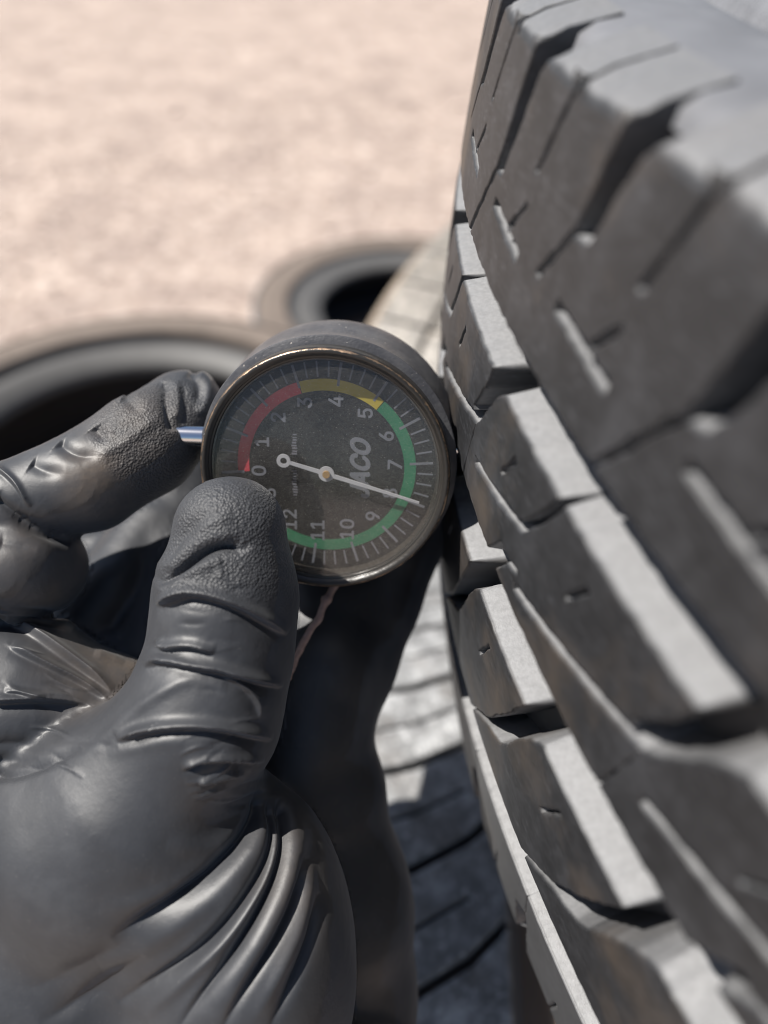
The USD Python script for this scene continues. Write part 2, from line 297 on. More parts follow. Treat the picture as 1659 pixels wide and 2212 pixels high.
# ------------------------------------------------------------------ other tyres
def lying_profile(W, R, rb, shoulder=.035):
    h = W / 2
    out = [(h * .80, R - shoulder * .02), (h * .80, R - .004)]
    return out
def bg_tyre(name, c, axis, n, R, W, rb, label, cat='tyre', tread=None, mats=(None,) * 4, lugs=40, style='plain', crown=.9, group=None, base=None, sq=.80):
    """a tyre whose axis is given; s runs from -W/2 to W/2"""
    fr = Frame(c, axis, n, R, crown); h = W / 2; T = thing(name, base if base is not None else c, label, cat, group)
    mt, ms, mb, mi = [a or b for a, b in zip(mats, (M_tread_bg, M_side_bg, M_bead_bg, M_dark_bg))]
    ed = h * sq; re = fr.rad(ed)
    s = np.linspace(-ed, ed, 13); v, f = fr.revolve(np.c_[s, fr.rad(s) - .008][::1], 200)
    part('groove_floor', (v, f), mt, T, smooth=True, uv=np.c_[np.full(len(v), 8.0), np.ones(len(v))])
    for sg in (-1, 1):
        pr = np.array(spline([(ed, re - .008), ((ed + h) / 2, re - .014), (h * .985, re - .024), (h, re - .045), (h * .99, rb + (R - rb) * .60), (h * .975, rb + (R - rb) * .50)], 60).tolist() + [(h * .94, rb + (R - rb) * .49), (h * .78, rb + (R - rb) * .48)])
        pr[:, 0] *= sg; pr = pr if sg < 0 else pr
        v, f = fr.revolve(pr, 160); f = f if sg < 0 else f[:, ::-1]
        part('sidewall', (v, f[:, ::-1] if False else f), ms, T, smooth=True)
        pr = np.array(spline([(h * .78, rb + (R - rb) * .485), (h * .78, rb + (R - rb) * .36), (h * .90, rb + (R - rb) * .33), (h * .93, rb + (R - rb) * .26), (h * .93, rb + (R - rb) * .18), (h * .87, rb + .012), (h * .80, rb), (h * .70, rb - .001)], 20)); pr[:, 0] *= sg
        v, f = fr.revolve(pr, 160); part('bead', (v, f if sg < 0 else f[:, ::-1]), mb, T, smooth=True)
    inn = np.array(spline([(-h * .70, rb - .001), (-h * .78, rb + .03), (-h * .80, R - .06), (-h * .5, R - .025), (0, R - .02), (h * .5, R - .025), (h * .80, R - .06), (h * .78, rb + .03), (h * .70, rb - .001)], 40))
    part('inner_liner', fr.revolve(inn, 120), mi, T, smooth=True)
    Pn = 2 * math.pi * R * 1000 / lugs; e = ed * 1000
    vs, fs, ds, k = [], [], [], 0
    for j in range(lugs):
        o = j * Pn; pcs = []
        if style == 'plain':
            for a, b in ((-e, -e * .42), (-e * .36, e * .36), (e * .42, e)): pcs.append(sbox(o + 1.5, a, o + Pn - 1.5, b))
        elif style == 'slant':          # curved lateral grooves sweeping to the shoulder, thin sipes between
            cv = lambda x: [(x + 12, -e), (x + 5, -e * .55), (x, -e * .1), (x - 5, e * .25), (x - 13, e * .55), (x - 26, e * .82), (x - 40, e)]
            rib = Polygon(cv(o) + cv(o + Pn)[::-1])
            rib = rib.difference(unary_union([slit(cv(o), 3.6), slit(cv(o + Pn), 3.6), slit([(p[0] + Pn * .5, p[1]) for p in cv(o)[3:6]], 1.4), slit([(o - 90, -e * .3), (o + 130, -e * .3)], 7)]))
            pcs = list(getattr(rib, 'geoms', [rib]))
        for q in pcs:
            m_ = fr.lug(q, 8.2, h=4, grid=(9, 14), bevel=1.0, draft=lambda r, n: n * np.where(np.abs(np.abs(r[:, 1]) - e) < .5, 5.0, .6)[:, None])
            if m_ is None: continue
            if style == 'slant':
                v, f, raw = m_; tr = cKDTree(v)
                part('tread_block', (v, f), mt, T, smooth=40, uv=lambda x, tr=tr, raw=raw: np.c_[raw[tr.query(x)[1], 2], 0 * x[:, 0] + 1])
            else:
                vs.append(m_[0]); fs.append(m_[1] + k); ds.append(m_[2][:, 2]); k += len(m_[0])
    if vs:
        d = np.concatenate(ds); part('tread', (np.vstack(vs), np.vstack(fs)), mt, T, uv=np.c_[d, 0 * d + 1])
    return T
UP = (0, 0, 1)
bg_tyre('lying_tyre', (-.364, .836, .139), (0, 0, -1), (1, 0, 0), .40, .278, .255, 'big dusty tyre lying flat at the left behind the gloved fingers, dark hole facing up', base=(-.364, .836, 0), lugs=44, sq=.94)
bg_tyre('lying_tyre', (.0425, 1.538, .079), (0, 0, -1), (1, 0, 0), .36, .157, .208, 'small blurred tyre lying flat on the far gravel with its hole half hidden', base=(.0425, 1.538, 0), lugs=40, sq=.92)
yaw = .42; ax = np.array([math.cos(yaw), -math.sin(yaw), 0]); cu = np.array([.024, .739, .33]) + .1 * ax
bg_tyre('upright_tyre', cu, ax, (0, 0, 1), .33, .20, .20, 'pale tan dusty tyre standing upright beyond the dial gauge beside the big tread', base=(cu[0], cu[1], 0), lugs=44, mats=(M_tan_tread, M_tan_bg, None, None))
bg_tyre('upright_tyre', (-.026, .15, .33), (1, 0, 0), (0, 0, 1), .33, .205, .20, 'grey tyre standing upright below the gauge with curved slanting tread grooves', base=(-.026, .15, 0), lugs=48, style='slant', crown=1.6)
for i in range(3):
    zt = (CB[2] - .1295) / 3
    bg_tyre('stacked_tyre', (.60, .20, zt * (i + .5)), (0, 0, -1), (1, 0, 0), .36, zt, .20, ['lowest tyre of the stack that carries the big worn tyre', 'middle tyre of the stack under the big worn tyre', 'uppermost tyre of the stack right beneath the big worn tyre'][i], base=(.60, .20, zt * i), lugs=40)

# ------------------------------------------------------------------ the dial tread gauge
GC = P(700, 1026, .160); GN = D(-.055, .36, -.93); GN /= np.linalg.norm(GN)
GX = D(1, .03, 0); GX -= GN * (GX @ GN); GX /= np.linalg.norm(GX); GY = np.cross(GN, GX)     # GX to the right, GY up, GN out of the dial
def gp(v): v = np.asarray(v, float); return GC + (v[:, :1] * GX + v[:, 1:2] * GY + v[:, 2:3] * GN) / 1000
def glathe(prof, n=160):
    prof = np.asarray(prof, float); th = np.linspace(0, 2 * math.pi, n, endpoint=False); m = len(prof)
    v = np.stack([prof[None, :, 0] * np.cos(th)[:, None], prof[None, :, 0] * np.sin(th)[:, None], np.broadcast_to(prof[None, :, 1], (n, m))], -1).reshape(-1, 3)
    i = np.arange(n)[:, None] * m; j = ((np.arange(n) + 1) % n)[:, None] * m; q = np.arange(m - 1)[None]
    return gp(v), np.stack([i + q, j + q, j + q + 1, i + q + 1], -1).reshape(-1, 4)
def gflat(poly, z, th=.12):
    ms = [trimesh.creation.extrude_polygon(g, th, engine='earcut') for g in getattr(poly, 'geoms', [poly]) if g.area > 1e-3]
    t = trimesh.util.concatenate(ms); return gp(t.vertices + [0, 0, z]), t.faces
def gauge():
    paint = mat('pitted_black_enamel', {'p': ('principled_bsdf', {'roughness': .42, 'specular_ior_level': .5}), 'g': ('geometry', {}), 'n': ('noise_texture', {'scale': 1500, 'detail': 3}), 'n2': ('noise_texture', {'scale': 130, 'detail': 6, 'roughness': .7}),
        'n3': ('noise_texture', {'scale': 1100, 'detail': 2}), 'r': ('rgb_ramp', {'ramp': [(.40, (.040, .041, .047)), (.66, (.075, .075, .079)), (.76, (.15, .13, .11))]}), 'sp': ('rgb_ramp', {'ramp': [(.70, (0, 0, 0)), (.76, (1, 1, 1))]}), 'mx': ('mix_color', {'b': (.35, .32, .29)}),
        'b': ('bump', {'strength': .7, 'distance': .00012})},
        [('g.position', 'n.vector'), ('g.position', 'n2.vector'), ('g.position', 'n3.vector'), ('n2.fac', 'r.fac'), ('r.color', 'mx.a'), ('n3.fac', 'sp.fac'), ('sp.color', 'mx.fac'), ('mx.result', 'p.base_color'), ('n.fac', 'b.height'), ('b.normal', 'p.normal')])
    brass = mat('black_ring_worn_to_brass', {'k': ('principled_bsdf', {'base_color': (.02, .018, .016), 'roughness': .35}), 'm': ('principled_bsdf', {'base_color': (.36, .25, .17), 'metallic': .9, 'roughness': .42}), 'g': ('geometry', {}), 'tc': ('texture_coordinate', {}), 'sx': ('separate_xyz', {}),
        'n': ('noise_texture', {'scale': 420, 'detail': 6, 'roughness': .7}), 'a': ('math', {'math_type': 'add'}), 'r': ('map_range', {'from_min': .95, 'from_max': 1.12, 'to_min': 0, 'to_max': 1, 'clamp': True}), 'mx': ('mix_closure', {}),
        'n5': ('noise_texture', {'scale': 900, 'detail': 4}), 'b': ('bump', {'strength': .5, 'distance': .0002})},
        [('g.position', 'n.vector'), ('tc.UV', 'sx.vector'), ('n.fac', 'a.value1'), ('sx.x', 'a.value2'), ('a.value', 'r.value'), ('r.result', 'mx.fac'), ('k.BSDF', 'mx.closure1'), ('m.BSDF', 'mx.closure2'), ('g.position', 'n5.vector'), ('n5.fac', 'b.height'), ('b.normal', 'm.normal'), ('b.normal', 'k.normal')], 'mx.closure')
    chrome = mat('chromed_steel', {'p': ('principled_bsdf', {'base_color': (.72, .73, .76), 'metallic': 1.0, 'roughness': .12})}, [])
    dark = simple('dial_black', (.008, .008, .0085), .45, var=.2)
    ink = lambda n, c: simple(n, c, .6, var=.12, scale=400)
    red, yel, grn, wht = ink('dial_red', (.40, .035, .05)), ink('dial_yellow', (.30, .24, .028)), ink('dial_green', (.017, .125, .062)), ink('dial_white', (.125, .13, .15))
    ndl = ink('needle_paint', (.34, .34, .36)); hub = simple('hub_brass', (.45, .28, .12), .4, metallic=.6)
    T = thing('dial_gauge', GC, 'round black dial tread gauge with coloured scale and white needle, held in the gloved hand', 'gauge')
    case = spline([(27.6, -30), (28.3, -28.6), (28.35, -16), (28.35, -7.2)], 12).tolist() + [(28.33, -7.0), (28.2, -6.8), (27.95, -6.7), (26.5, -6.2), (25.0, -6.0)]
    part('case', glathe([(0, -30.5), (20, -30.5), (26.5, -30.4)] + case, 200), paint, T, smooth=22)
    bz = [(26.4, -5.6), (26.75, -4.6), (26.8, -2.2), (26.75, -.7), (26.5, -.25), (26.2, 0), (25.8, .02), (25.45, -.15), (25.1, -.5)]
    rim = np.array([0, .0, .10, .38, .60, .40, .20, .06, 0])
    v, f = glathe(bz, 200); part('bezel', (v, f), brass, T, smooth=True, uv=np.c_[np.tile(rim, 200), np.zeros(200 * 9)])
    part('inner_ring', glathe([(25.1, -.5), (24.95, -1.0), (24.6, -1.05), (24.45, -1.5), (24.1, -1.55), (23.95, -2.2), (23.8, -4.2)], 160), simple('glossy_black_ring', (.03, .027, .024), .22), T, smooth=35)
    part('dial', glathe([(0, -4.0), (23.9, -4.0)], 120), dark, T, smooth=True)
    # scale: 14 divisions a turn, 0 at the left, clockwise, four ticks each
    oy = .35; a0 = math.radians(180 + 5.2); ang = lambda q: a0 - q * 2 * math.pi / 14
    arc = lambda r0, r1, q0, q1: Polygon([(r1 * math.cos(ang(q)), r1 * math.sin(ang(q)) + oy) for q in np.linspace(q0, q1, 70)] + [(r0 * math.cos(ang(q)), r0 * math.sin(ang(q)) + oy) for q in np.linspace(q1, q0, 70)])
    for nm, q0, q1, mm in (('red_arc', 0, 3, red), ('yellow_arc', 3.02, 5.2, yel), ('green_arc', 5.22, 13.2, grn)): part(nm, gflat(arc(16.9, 19.4, q0, q1), -3.98, .03), mm, T)
    for k in range(56):
        q = k / 4; big = k % 4 == 0; r0 = 18.1 if big else 19.75; w = .55 if big else .36; c, s = math.cos(ang(q)), math.sin(ang(q))
        part('tick', gflat(LineString([(r0 * c, r0 * s + oy), (23.1 * c, 23.1 * s + oy)]).buffer(w / 2, cap_style=2), -3.94, .03), wht, T)
    def word(t, x, y, h, bold=False, shear=0, z=-3.94, rotz=90):
        mm = meshkit.text_mesh(t, h, .05, bold); v = mm.vertices.copy(); v[:, 0] -= (v[:, 0].min() + v[:, 0].max()) / 2; v[:, 1] -= h / 2; v[:, 0] += shear * v[:, 1]
        c, s = math.cos(math.radians(rotz)), math.sin(math.radians(rotz)); return gp(np.c_[v[:, 0] * c - v[:, 1] * s + x, v[:, 0] * s + v[:, 1] * c + y, v[:, 2] + z]), mm.faces
    for k in range(14):
        part('numeral', word(str(k), 14.9 * math.cos(ang(k)), 14.9 * math.sin(ang(k)) + oy, 3.0, True), wht, T)
    lv = meshkit.text_mesh('JACO', 3.6, .05, True); vv = lv.vertices.copy(); vv[:, :2] = (vv[:, :2] - vv[:, :2].min(0)) / np.ptp(vv[:, :2], axis=0) - .5
    vv = np.c_[vv[:, 0] * 13.0 + vv[:, 1] * 1.2, vv[:, 1] * 4.2, vv[:, 2]]; cp = [(gp(np.c_[7.3 - vv[:, 1] + dx, .7 + vv[:, 0] + dy, vv[:, 2] - 3.94 + .012 * i]), lv.faces + i * len(vv)) for i, (dx, dy) in enumerate([(0, 0), (.16, 0), (-.16, 0), (0, .16), (0, -.16)])]
    part('lettering', (np.vstack([c[0] for c in cp]), np.vstack([c[1] for c in cp])), wht, T)
    # two lines of print too small and blurred to read: plain dashes of the same size
    r5 = np.random.default_rng(3)
    for yy, L in ((5.3, 4.6), (-3.6, 5.6)):
        bars = [sbox(-7.6 + r5.uniform(0, .35), y, -6.3 - r5.uniform(0, .35), y + r5.uniform(.18, .5)) for y in np.arange(yy - L / 2, yy + L / 2, .62)]
        part('small_print', gflat(unary_union(bars), -3.94, .03), simple('dim_print', (.12, .12, .14), .6) if yy > 0 else stage_get('dim_print'), T)
    # needle over the dial
    pv, tl, tp = np.array([0.2, -.55]), np.array([-9.05, 2.0]), np.array([20.4, -6.2])
    d = (tp - pv) / np.linalg.norm(tp - pv); nn = np.array([-d[1], d[0]])
    body = Polygon([tl + nn * .36, pv + nn * .48, tp + nn * .24, tp - nn * .24, pv - nn * .48, tl - nn * .36])
    sh = unary_union([body, Point(*pv).buffer(1.7), Point(*tl).buffer(1.5)]).difference(Point(*tl).buffer(.72))
    nd = part('needle', gflat(sh, -2.5, .25), ndl, T); part('needle_hub', (lambda t: (gp(t.vertices + [pv[0], pv[1], -2.0]), t.faces))(trimesh.creation.cylinder(.8, .7, sections=24)), hub, nd)
    # scratched and dusty plastic lens
    lens = mat('scratched_dusty_lens', {'t': ('transparent_bsdf', {'color': (.93, .93, .92)}), 'gl': ('glossy_bsdf', {'color': (1, 1, 1), 'roughness': .06}), 'fr': ('fresnel', {'IOR': 1.45}), 'm1': ('mix_closure', {}), 'df': ('diffuse_bsdf', {'color': (.45, .43, .40)}), 'm2': ('mix_closure', {}),
        'g': ('geometry', {}), 'mp': ('mapping', {'rotation': (.4, .2, .9), 'scale': (1, 6, 1)}), 'mq': ('mapping', {'rotation': (1.2, .5, 2.2), 'scale': (1, 7, 1)}),
        'n': ('noise_texture', {'scale': 700, 'detail': 5, 'roughness': .7, 'distortion': 2.5}), 'n2': ('noise_texture', {'scale': 600, 'detail': 5, 'roughness': .7, 'distortion': 2.0}), 'n3': ('noise_texture', {'scale': 90, 'detail': 4}), 'v': ('voronoi_texture', {'scale': 1300}),
        'ra': ('rgb_ramp', {'ramp': [(.475, (0, 0, 0)), (.5, (1, 1, 1)), (.525, (0, 0, 0))]}), 'rb': ('rgb_ramp', {'ramp': [(.48, (0, 0, 0)), (.5, (1, 1, 1)), (.52, (0, 0, 0))]}), 'rc': ('rgb_ramp', {'ramp': [(.40, (.004, .004, .004)), (.75, (.036, .036, .036))]}), 'rv': ('rgb_ramp', {'ramp': [(.05, (.30, .30, .30)), (.14, (0, 0, 0))]}),
        's1': ('math', {'math_type': 'maximum'}), 's2': ('math', {'math_type': 'multiply', 'value2': .13}), 's3': ('math', {'math_type': 'add'}), 's4': ('math', {'math_type': 'add'})},
        [('g.position', 'mp.vector'), ('mp.vector', 'n.vector'), ('g.position', 'mq.vector'), ('mq.vector', 'n2.vector'), ('g.position', 'n3.vector'), ('g.position', 'v.vector'), ('n.fac', 'ra.fac'), ('n2.fac', 'rb.fac'), ('n3.fac', 'rc.fac'), ('v.distance', 'rv.fac'),
         ('ra.color', 's1.value1'), ('rb.color', 's1.value2'), ('s1.value', 's2.value1'), ('s2.value', 's3.value1'), ('rc.color', 's3.value2'), ('s3.value', 's4.value1'), ('rv.color', 's4.value2'),
         ('fr.fac', 'm1.fac'), ('t.BSDF', 'm1.closure1'), ('gl.BSDF', 'm1.closure2'), ('s4.value', 'm2.fac'), ('m1.closure', 'm2.closure1'), ('df.BSDF', 'm2.closure2')], 'm2.closure')
    part('lens', glathe([(r, -.75 - .55 * (r / 24.4) ** 2) for r in np.linspace(.01, 24.4, 16)], 120), lens, T, smooth=True)
    # plunger to the left, probe pin to the right
    def rod(x0, x1, y, z, r, nm, mt):
        t = trimesh.creation.cylinder(r, x1 - x0, sections=40); v = t.vertices[:, [2, 0, 1]] + [(x0 + x1) / 2, y, z]; part(nm, (gp(v), t.faces[:, ::-1] if False else t.faces), mt, T, smooth=40)
    rod(-47, -28, 4.6, -9.5, 2.25, 'plunger', chrome)
    rod(28, 31.5, 3.0, -14.5, 1.6, 'probe_pin', chrome)
def stage_get(n): return UsdShade.Material.Get(stage, '/World/Looks/' + n)
gauge()

# ------------------------------------------------------------------ the gloved hand: one skin grown round joints, then creased
def hand():
    q = lambda x, y, d: np.array([(x - 829.5) / 1628.8 * d, (y - 1106) / 1628.8 * d, d])       # millimetres, lens axes
    cone = lambda pts: [(q(*a[:3]), q(*b[:3]), a[3], b[3]) for a, b in zip(pts, pts[1:])]
    thumb = cone([(497, 1152, 150, 11.3), (489, 1290, 151, 13.2), (476, 1420, 151, 13.2), (436, 1550, 150, 14.6), (330, 1700, 153, 20)])
    thenar = [('e', q(262, 1800, 160), (30, 27, 27)), ('e', q(120, 2080, 168), (44, 44, 30)), ('e', q(-200, 2350, 172), (52, 44, 36))]
    heel = [('e', q(522, 2090, 158), (24, 40, 24)), ('e', q(560, 2420, 172), (40, 30, 30))]
    back = cone([(672, 1600, 190, 13.5), (676, 1700, 192, 17.5), (664, 1950, 194, 26.5), (655, 2150, 195, 28.5), (600, 2420, 196, 34)]) + cone([(875, 1110, 206, 14), (785, 1300, 204, 14), (735, 1430, 199, 14), (672, 1600, 192, 13.8)]) + cone([(700, 1120, 208, 13), (700, 1290, 199, 14), (690, 1440, 190, 13.5), (680, 1560, 188, 13)]) + cone([(600, 1420, 186, 9), (650, 1560, 186, 12), (600, 1750, 182, 14)]) + cone([(230, 1470, 186, 13), (430, 1540, 190, 15), (620, 1640, 192, 15)])
    palm = cone([(-190, 1480, 164, 19), (60, 1520, 168, 18.5), (210, 1555, 170, 14.5), (300, 1560, 172, 12)]) + cone([(-190, 1480, 164, 19), (-160, 1850, 160, 28)])
    index = cone([(45, 1085, 164, 9.8), (190, 1040, 168, 11.2), (315, 960, 173, 11.6), (398, 893, 182, 10.0)]) + cone([(398, 893, 182, 10.0), (425, 905, 196, 8.5)])
    seg2 = cone([(-190, 1240, 160, 12.5), (40, 1222, 164, 11.8), (75, 1225, 167, 11.2)])
    ring = cone([(120, 1440, 186, 11), (240, 1270, 193, 9.5), (330, 1150, 204, 9.5)]) + cone([(330, 1420, 192, 13), (370, 1230, 206, 15), (390, 1060, 218, 14)]) + cone([(200, 1420, 190, 12), (230, 1230, 206, 13)])
    groups = [(thumb + thenar, 5.5), (heel, 4.0, 7.0), (palm, 5.0), (back, 5.0), (index, 1.6), (seg2, 1.5), (ring, 2)]
    lo, hi, hvox = np.array([-112., -36., 108.]), np.array([20., 150., 232.]), 1.0
    ax = [np.arange(lo[k], hi[k], hvox) for k in range(3)]
    G = np.stack(np.meshgrid(*ax, indexing='ij'), -1).astype(np.float32)
    def prim(c, X):
        if c[0] is 'e' or (isinstance(c[0], str)):
            r = np.array(c[2], np.float32); k0 = (X - c[1].astype(np.float32)) / r; k1 = np.linalg.norm(k0 / r, axis=-1); k0 = np.linalg.norm(k0, axis=-1)
            return k0 * (k0 - 1) / np.maximum(k1, 1e-6)
        a, b, ra, rb = c; ab = (b - a).astype(np.float32); t = np.clip(((X - a.astype(np.float32)) @ ab) / (ab @ ab), 0, 1)
        return np.linalg.norm(X - a.astype(np.float32) - t[..., None] * ab, axis=-1) - (ra + (rb - ra) * t)
    def smin(a, b, k): h = np.clip(.5 + .5 * (b - a) / k, 0, 1); return b + (a - b) * h - k * h * (1 - h)
    total = None
    for g, k, *j in groups:
        s = None
        for c in g: d = prim(c, G); s = d if s is None else smin(s, d, k)
        total = s if total is None else smin(total, s, j[0] if j else 1.6)
    for k in range(3):                                              # closed where it leaves the block
        sl = [slice(None)] * 3
        for e in (0, -1): sl[k] = e; total[tuple(sl)] = np.maximum(total[tuple(sl)], .5)
    # surface nets
    neg = total < 0; n0 = np.array(total.shape) - 1
    acc = np.zeros((*n0, 3), np.float32); cnt = np.zeros(n0, np.float32)
    corner = [np.array(c) for c in np.ndindex(2, 2, 2)]
    view = lambda A, c: A[c[0]:c[0] + n0[0], c[1]:c[1] + n0[1], c[2]:c[2] + n0[2]]
    for a in corner:
        for k in range(3):
            if a[k]: continue
            b = a.copy(); b[k] = 1; va, vb = view(total, a), view(total, b); x = (va < 0) != (vb < 0)
            t = np.where(x, va / np.where(x, va - vb, 1), 0); pt = np.broadcast_to(a.astype(np.float32), (*n0, 3)).copy(); pt[..., k] += t
            acc += np.where(x[..., None], pt, 0); cnt += x
    act = cnt > 0; idx = -np.ones(n0, int); idx[act] = np.arange(act.sum()); ijk = np.argwhere(act)
    V = (ijk + acc[act] / cnt[act][:, None]) * hvox + lo
    Fq = []
    for k in range(3):
        a, b = np.array(total.shape), None; s0 = [slice(1, -1)] * 3; s0[k] = slice(0, -1); s1 = list(s0); s1[k] = slice(1, None)
        e = neg[tuple(s0)] != neg[tuple(s1)]; at = np.argwhere(e) + 1; at[:, k] -= 1; inside = neg[tuple(at.T)]
        u, w = np.eye(3, dtype=int)[(k + 1) % 3], np.eye(3, dtype=int)[(k + 2) % 3]
        Q = np.stack([idx[tuple((at - o).T)] for o in (u + w, w, 0 * u, u)], 1); Q[~inside] = Q[~inside][:, ::-1]; Fq.append(Q)
    Fq = np.vstack(Fq); tri = np.vstack([Fq[:, [0, 1, 2]], Fq[:, [0, 2, 3]]])
    M = trimesh.Trimesh(V, tri, process=False); trimesh.smoothing.filter_taubin(M, iterations=12)
    # keep the lens side finer: two rounds of splitting where it can be seen
    def seen(M):
        v, n = np.array(M.vertices), np.array(M.vertex_normals); X = v[:, 0] / v[:, 2] * 1628.8 + 829.5; Y = v[:, 1] / v[:, 2] * 1628.8 + 1106
        bx, by = ((X + 400) / 8).astype(int).clip(0, 400), (Y / 8).astype(int).clip(0, 400); zb = np.full((401, 401), 1e9); np.minimum.at(zb, (bx, by), v[:, 2])
        zn = np.minimum.reduce([np.roll(zb, (i, j), (0, 1)) for i in (-1, 0, 1) for j in (-1, 0, 1)]); zb = np.where(zb > 1e8, zn, zb); return X, Y, (v[:, 2] < zb[bx, by] + 7) & ((n * v).sum(1) < 0.35 * v[:, 2]), n
    for r in range(2):
        X, Y, ok, n = seen(M); inn = ok & (X > -60) & (X < 960) & (Y < 2280); fsel = np.where(inn[M.faces].any(1))[0]
        v, f = trimesh.remesh.subdivide(np.array(M.vertices), np.array(M.faces), face_index=fsel); M = trimesh.Trimesh(v, f, process=False); M.merge_vertices()
        if r == 0: trimesh.smoothing.filter_taubin(M, iterations=6)
    X, Y, ok, n = seen(M); v = np.array(M.vertices)
    disp = np.zeros(len(v))
    kA = lambda p: [(x * .5622, 1261.8 + y * .5622) for x, y in p]; kB = lambda p: [(x * .3638, 1261.8 + y * .3638) for x, y in p]; kC = lambda p: [(x * .3638, 713.2 + y * .3638) for x, y in p]
    def fold(pts, amp_, wa, wb, kind='step', taper=(.12, .2)):
        """a crease along pts (drawn left to right): 'step' swells up to the line from above and drops sharply below it; 'valley', 'ridge' are even"""
        pts = np.asarray(pts, float)
        from scipy.interpolate import CubicSpline
        t = np.r_[0, np.cumsum(np.hypot(*np.diff(pts, axis=0).T))]; pts = CubicSpline(t, pts)(np.linspace(0, t[-1], max(8, int(t[-1] / 12))))
        pad = 3.2 * max(wa, wb); lo_, hi_ = pts.min(0) - pad, pts.max(0) + pad
        I = np.where(ok & (X > lo_[0]) & (X < hi_[0]) & (Y > lo_[1]) & (Y < hi_[1]))[0]
        if not len(I): return
        p = np.c_[X[I], Y[I]]; a, b = pts[:-1], pts[1:]; d = b - a; L = (d * d).sum(1); best = np.full(len(I), 1e9); sg = np.zeros(len(I)); al = np.zeros(len(I)); cum = np.r_[0, np.cumsum(np.sqrt(L))]
        for k in range(len(a)):
            w = p - a[k]; tt = np.clip(w @ d[k] / L[k], 0, 1); e = w - tt[:, None] * d[k]; dist = np.hypot(e[:, 0], e[:, 1]); c = dist < best
            best[c] = dist[c]; sg[c] = np.sign(d[k][0] * e[c, 1] - d[k][1] * e[c, 0]); al[c] = (cum[k] + tt[c] * math.sqrt(L[k])) / cum[-1]
        s = best * sg                                               # positive below a line drawn left to right
        env = np.clip(al / max(taper[0], 1e-3), 0, 1) ** .8 * np.clip((1 - al) / max(taper[1], 1e-3), 0, 1) ** .8
        if kind == 'step': prof = np.where(s < 0, np.exp(-(s / wa) ** 2), 1.55 * np.exp(-np.abs(s) / 3.2) - .55 * np.exp(-(s / wb) ** 2))
        elif kind == 'valley': prof = -np.exp(-np.abs(np.where(s < 0, s / wa, s / wb)) ** 1.5)
        else: prof = np.exp(-np.where(s < 0, s / wa, s / wb) ** 2)
        disp[I] += amp_ * 1.25 * env * prof
    # thumb
    fold(kB([(925, 120), (1010, 95), (1100, 62), (1200, 66), (1330, 100), (1480, 165), (1600, 235), (1700, 300)]), 1.49, 16, 26)
    fold(kB([(930, 330), (960, 376), (1080, 368), (1190, 384), (1275, 408)]), 1.01, 13, 15)
    fold(kB([(860, 490), (935, 462), (1050, 472), (1160, 492), (1290, 512), (1420, 545), (1530, 575), (1680, 610)]), 1.28, 15, 20)
    fold(kB([(700, 930), (800, 900), (880, 876), (990, 858), (1120, 850), (1300, 858), (1460, 890), (1620, 920)]), 1.35, 16, 22)
    fold(kB([(1090, 1100), (1200, 1056), (1350, 1040), (1470, 1046), (1570, 1056)]), 1.01, 12, 14)
    fold(kB([(1180, 1190), (1300, 1160), (1380, 1138), (1450, 1128)]), 0.81, 10, 12)
    fold(kB([(1330, 560), (1430, 600), (1520, 690), (1540, 800)]), 0.47, 14, 20)
    fold(kB([(420, 1080), (600, 950), (760, 790), (900, 680), (1040, 600), (1230, 540)]), .45, 14, 14, 'ridge', (.3, .3))
    fold(kB([(640, 1000), (800, 960), (950, 930), (1100, 930)]), .3, 16, 16, 'ridge', (.3, .3))
    fold(kC([(950, 1520), (1050, 1420), (1160, 1335), (1270, 1280), (1360, 1268), (1450, 1330)]), 1.7, 17, 13, 'valley', (.15, .15))
    fold(kC([(960, 1490), (1060, 1400), (1160, 1325), (1270, 1272), (1360, 1262), (1440, 1310)]), 1.3, 26, 20, 'step', (.2, .2))
    fold(kC([(950, 1500), (1100, 1440), (1250, 1380), (1310, 1340)]), .5, 10, 12, 'ridge', (.2, .2))
    fold(kC([(985, 1400), (1050, 1270), (1170, 1140), (1260, 1090)]), .7, 20, 16, 'valley', (.2, .3))
    fold(kC([(1150, 1200), (1280, 1140), (1390, 1090)]), .35, 14, 14, 'ridge', (.3, .3))
    fold(kC([(930, 1560), (1000, 1520), (1100, 1510)]), .5, 10, 12, 'ridge', (.2, .3))
    fold(kC([(1290, 1345), (1300, 1420), (1330, 1500)]), .25, 10, 8, 'ridge', (.2, .3))
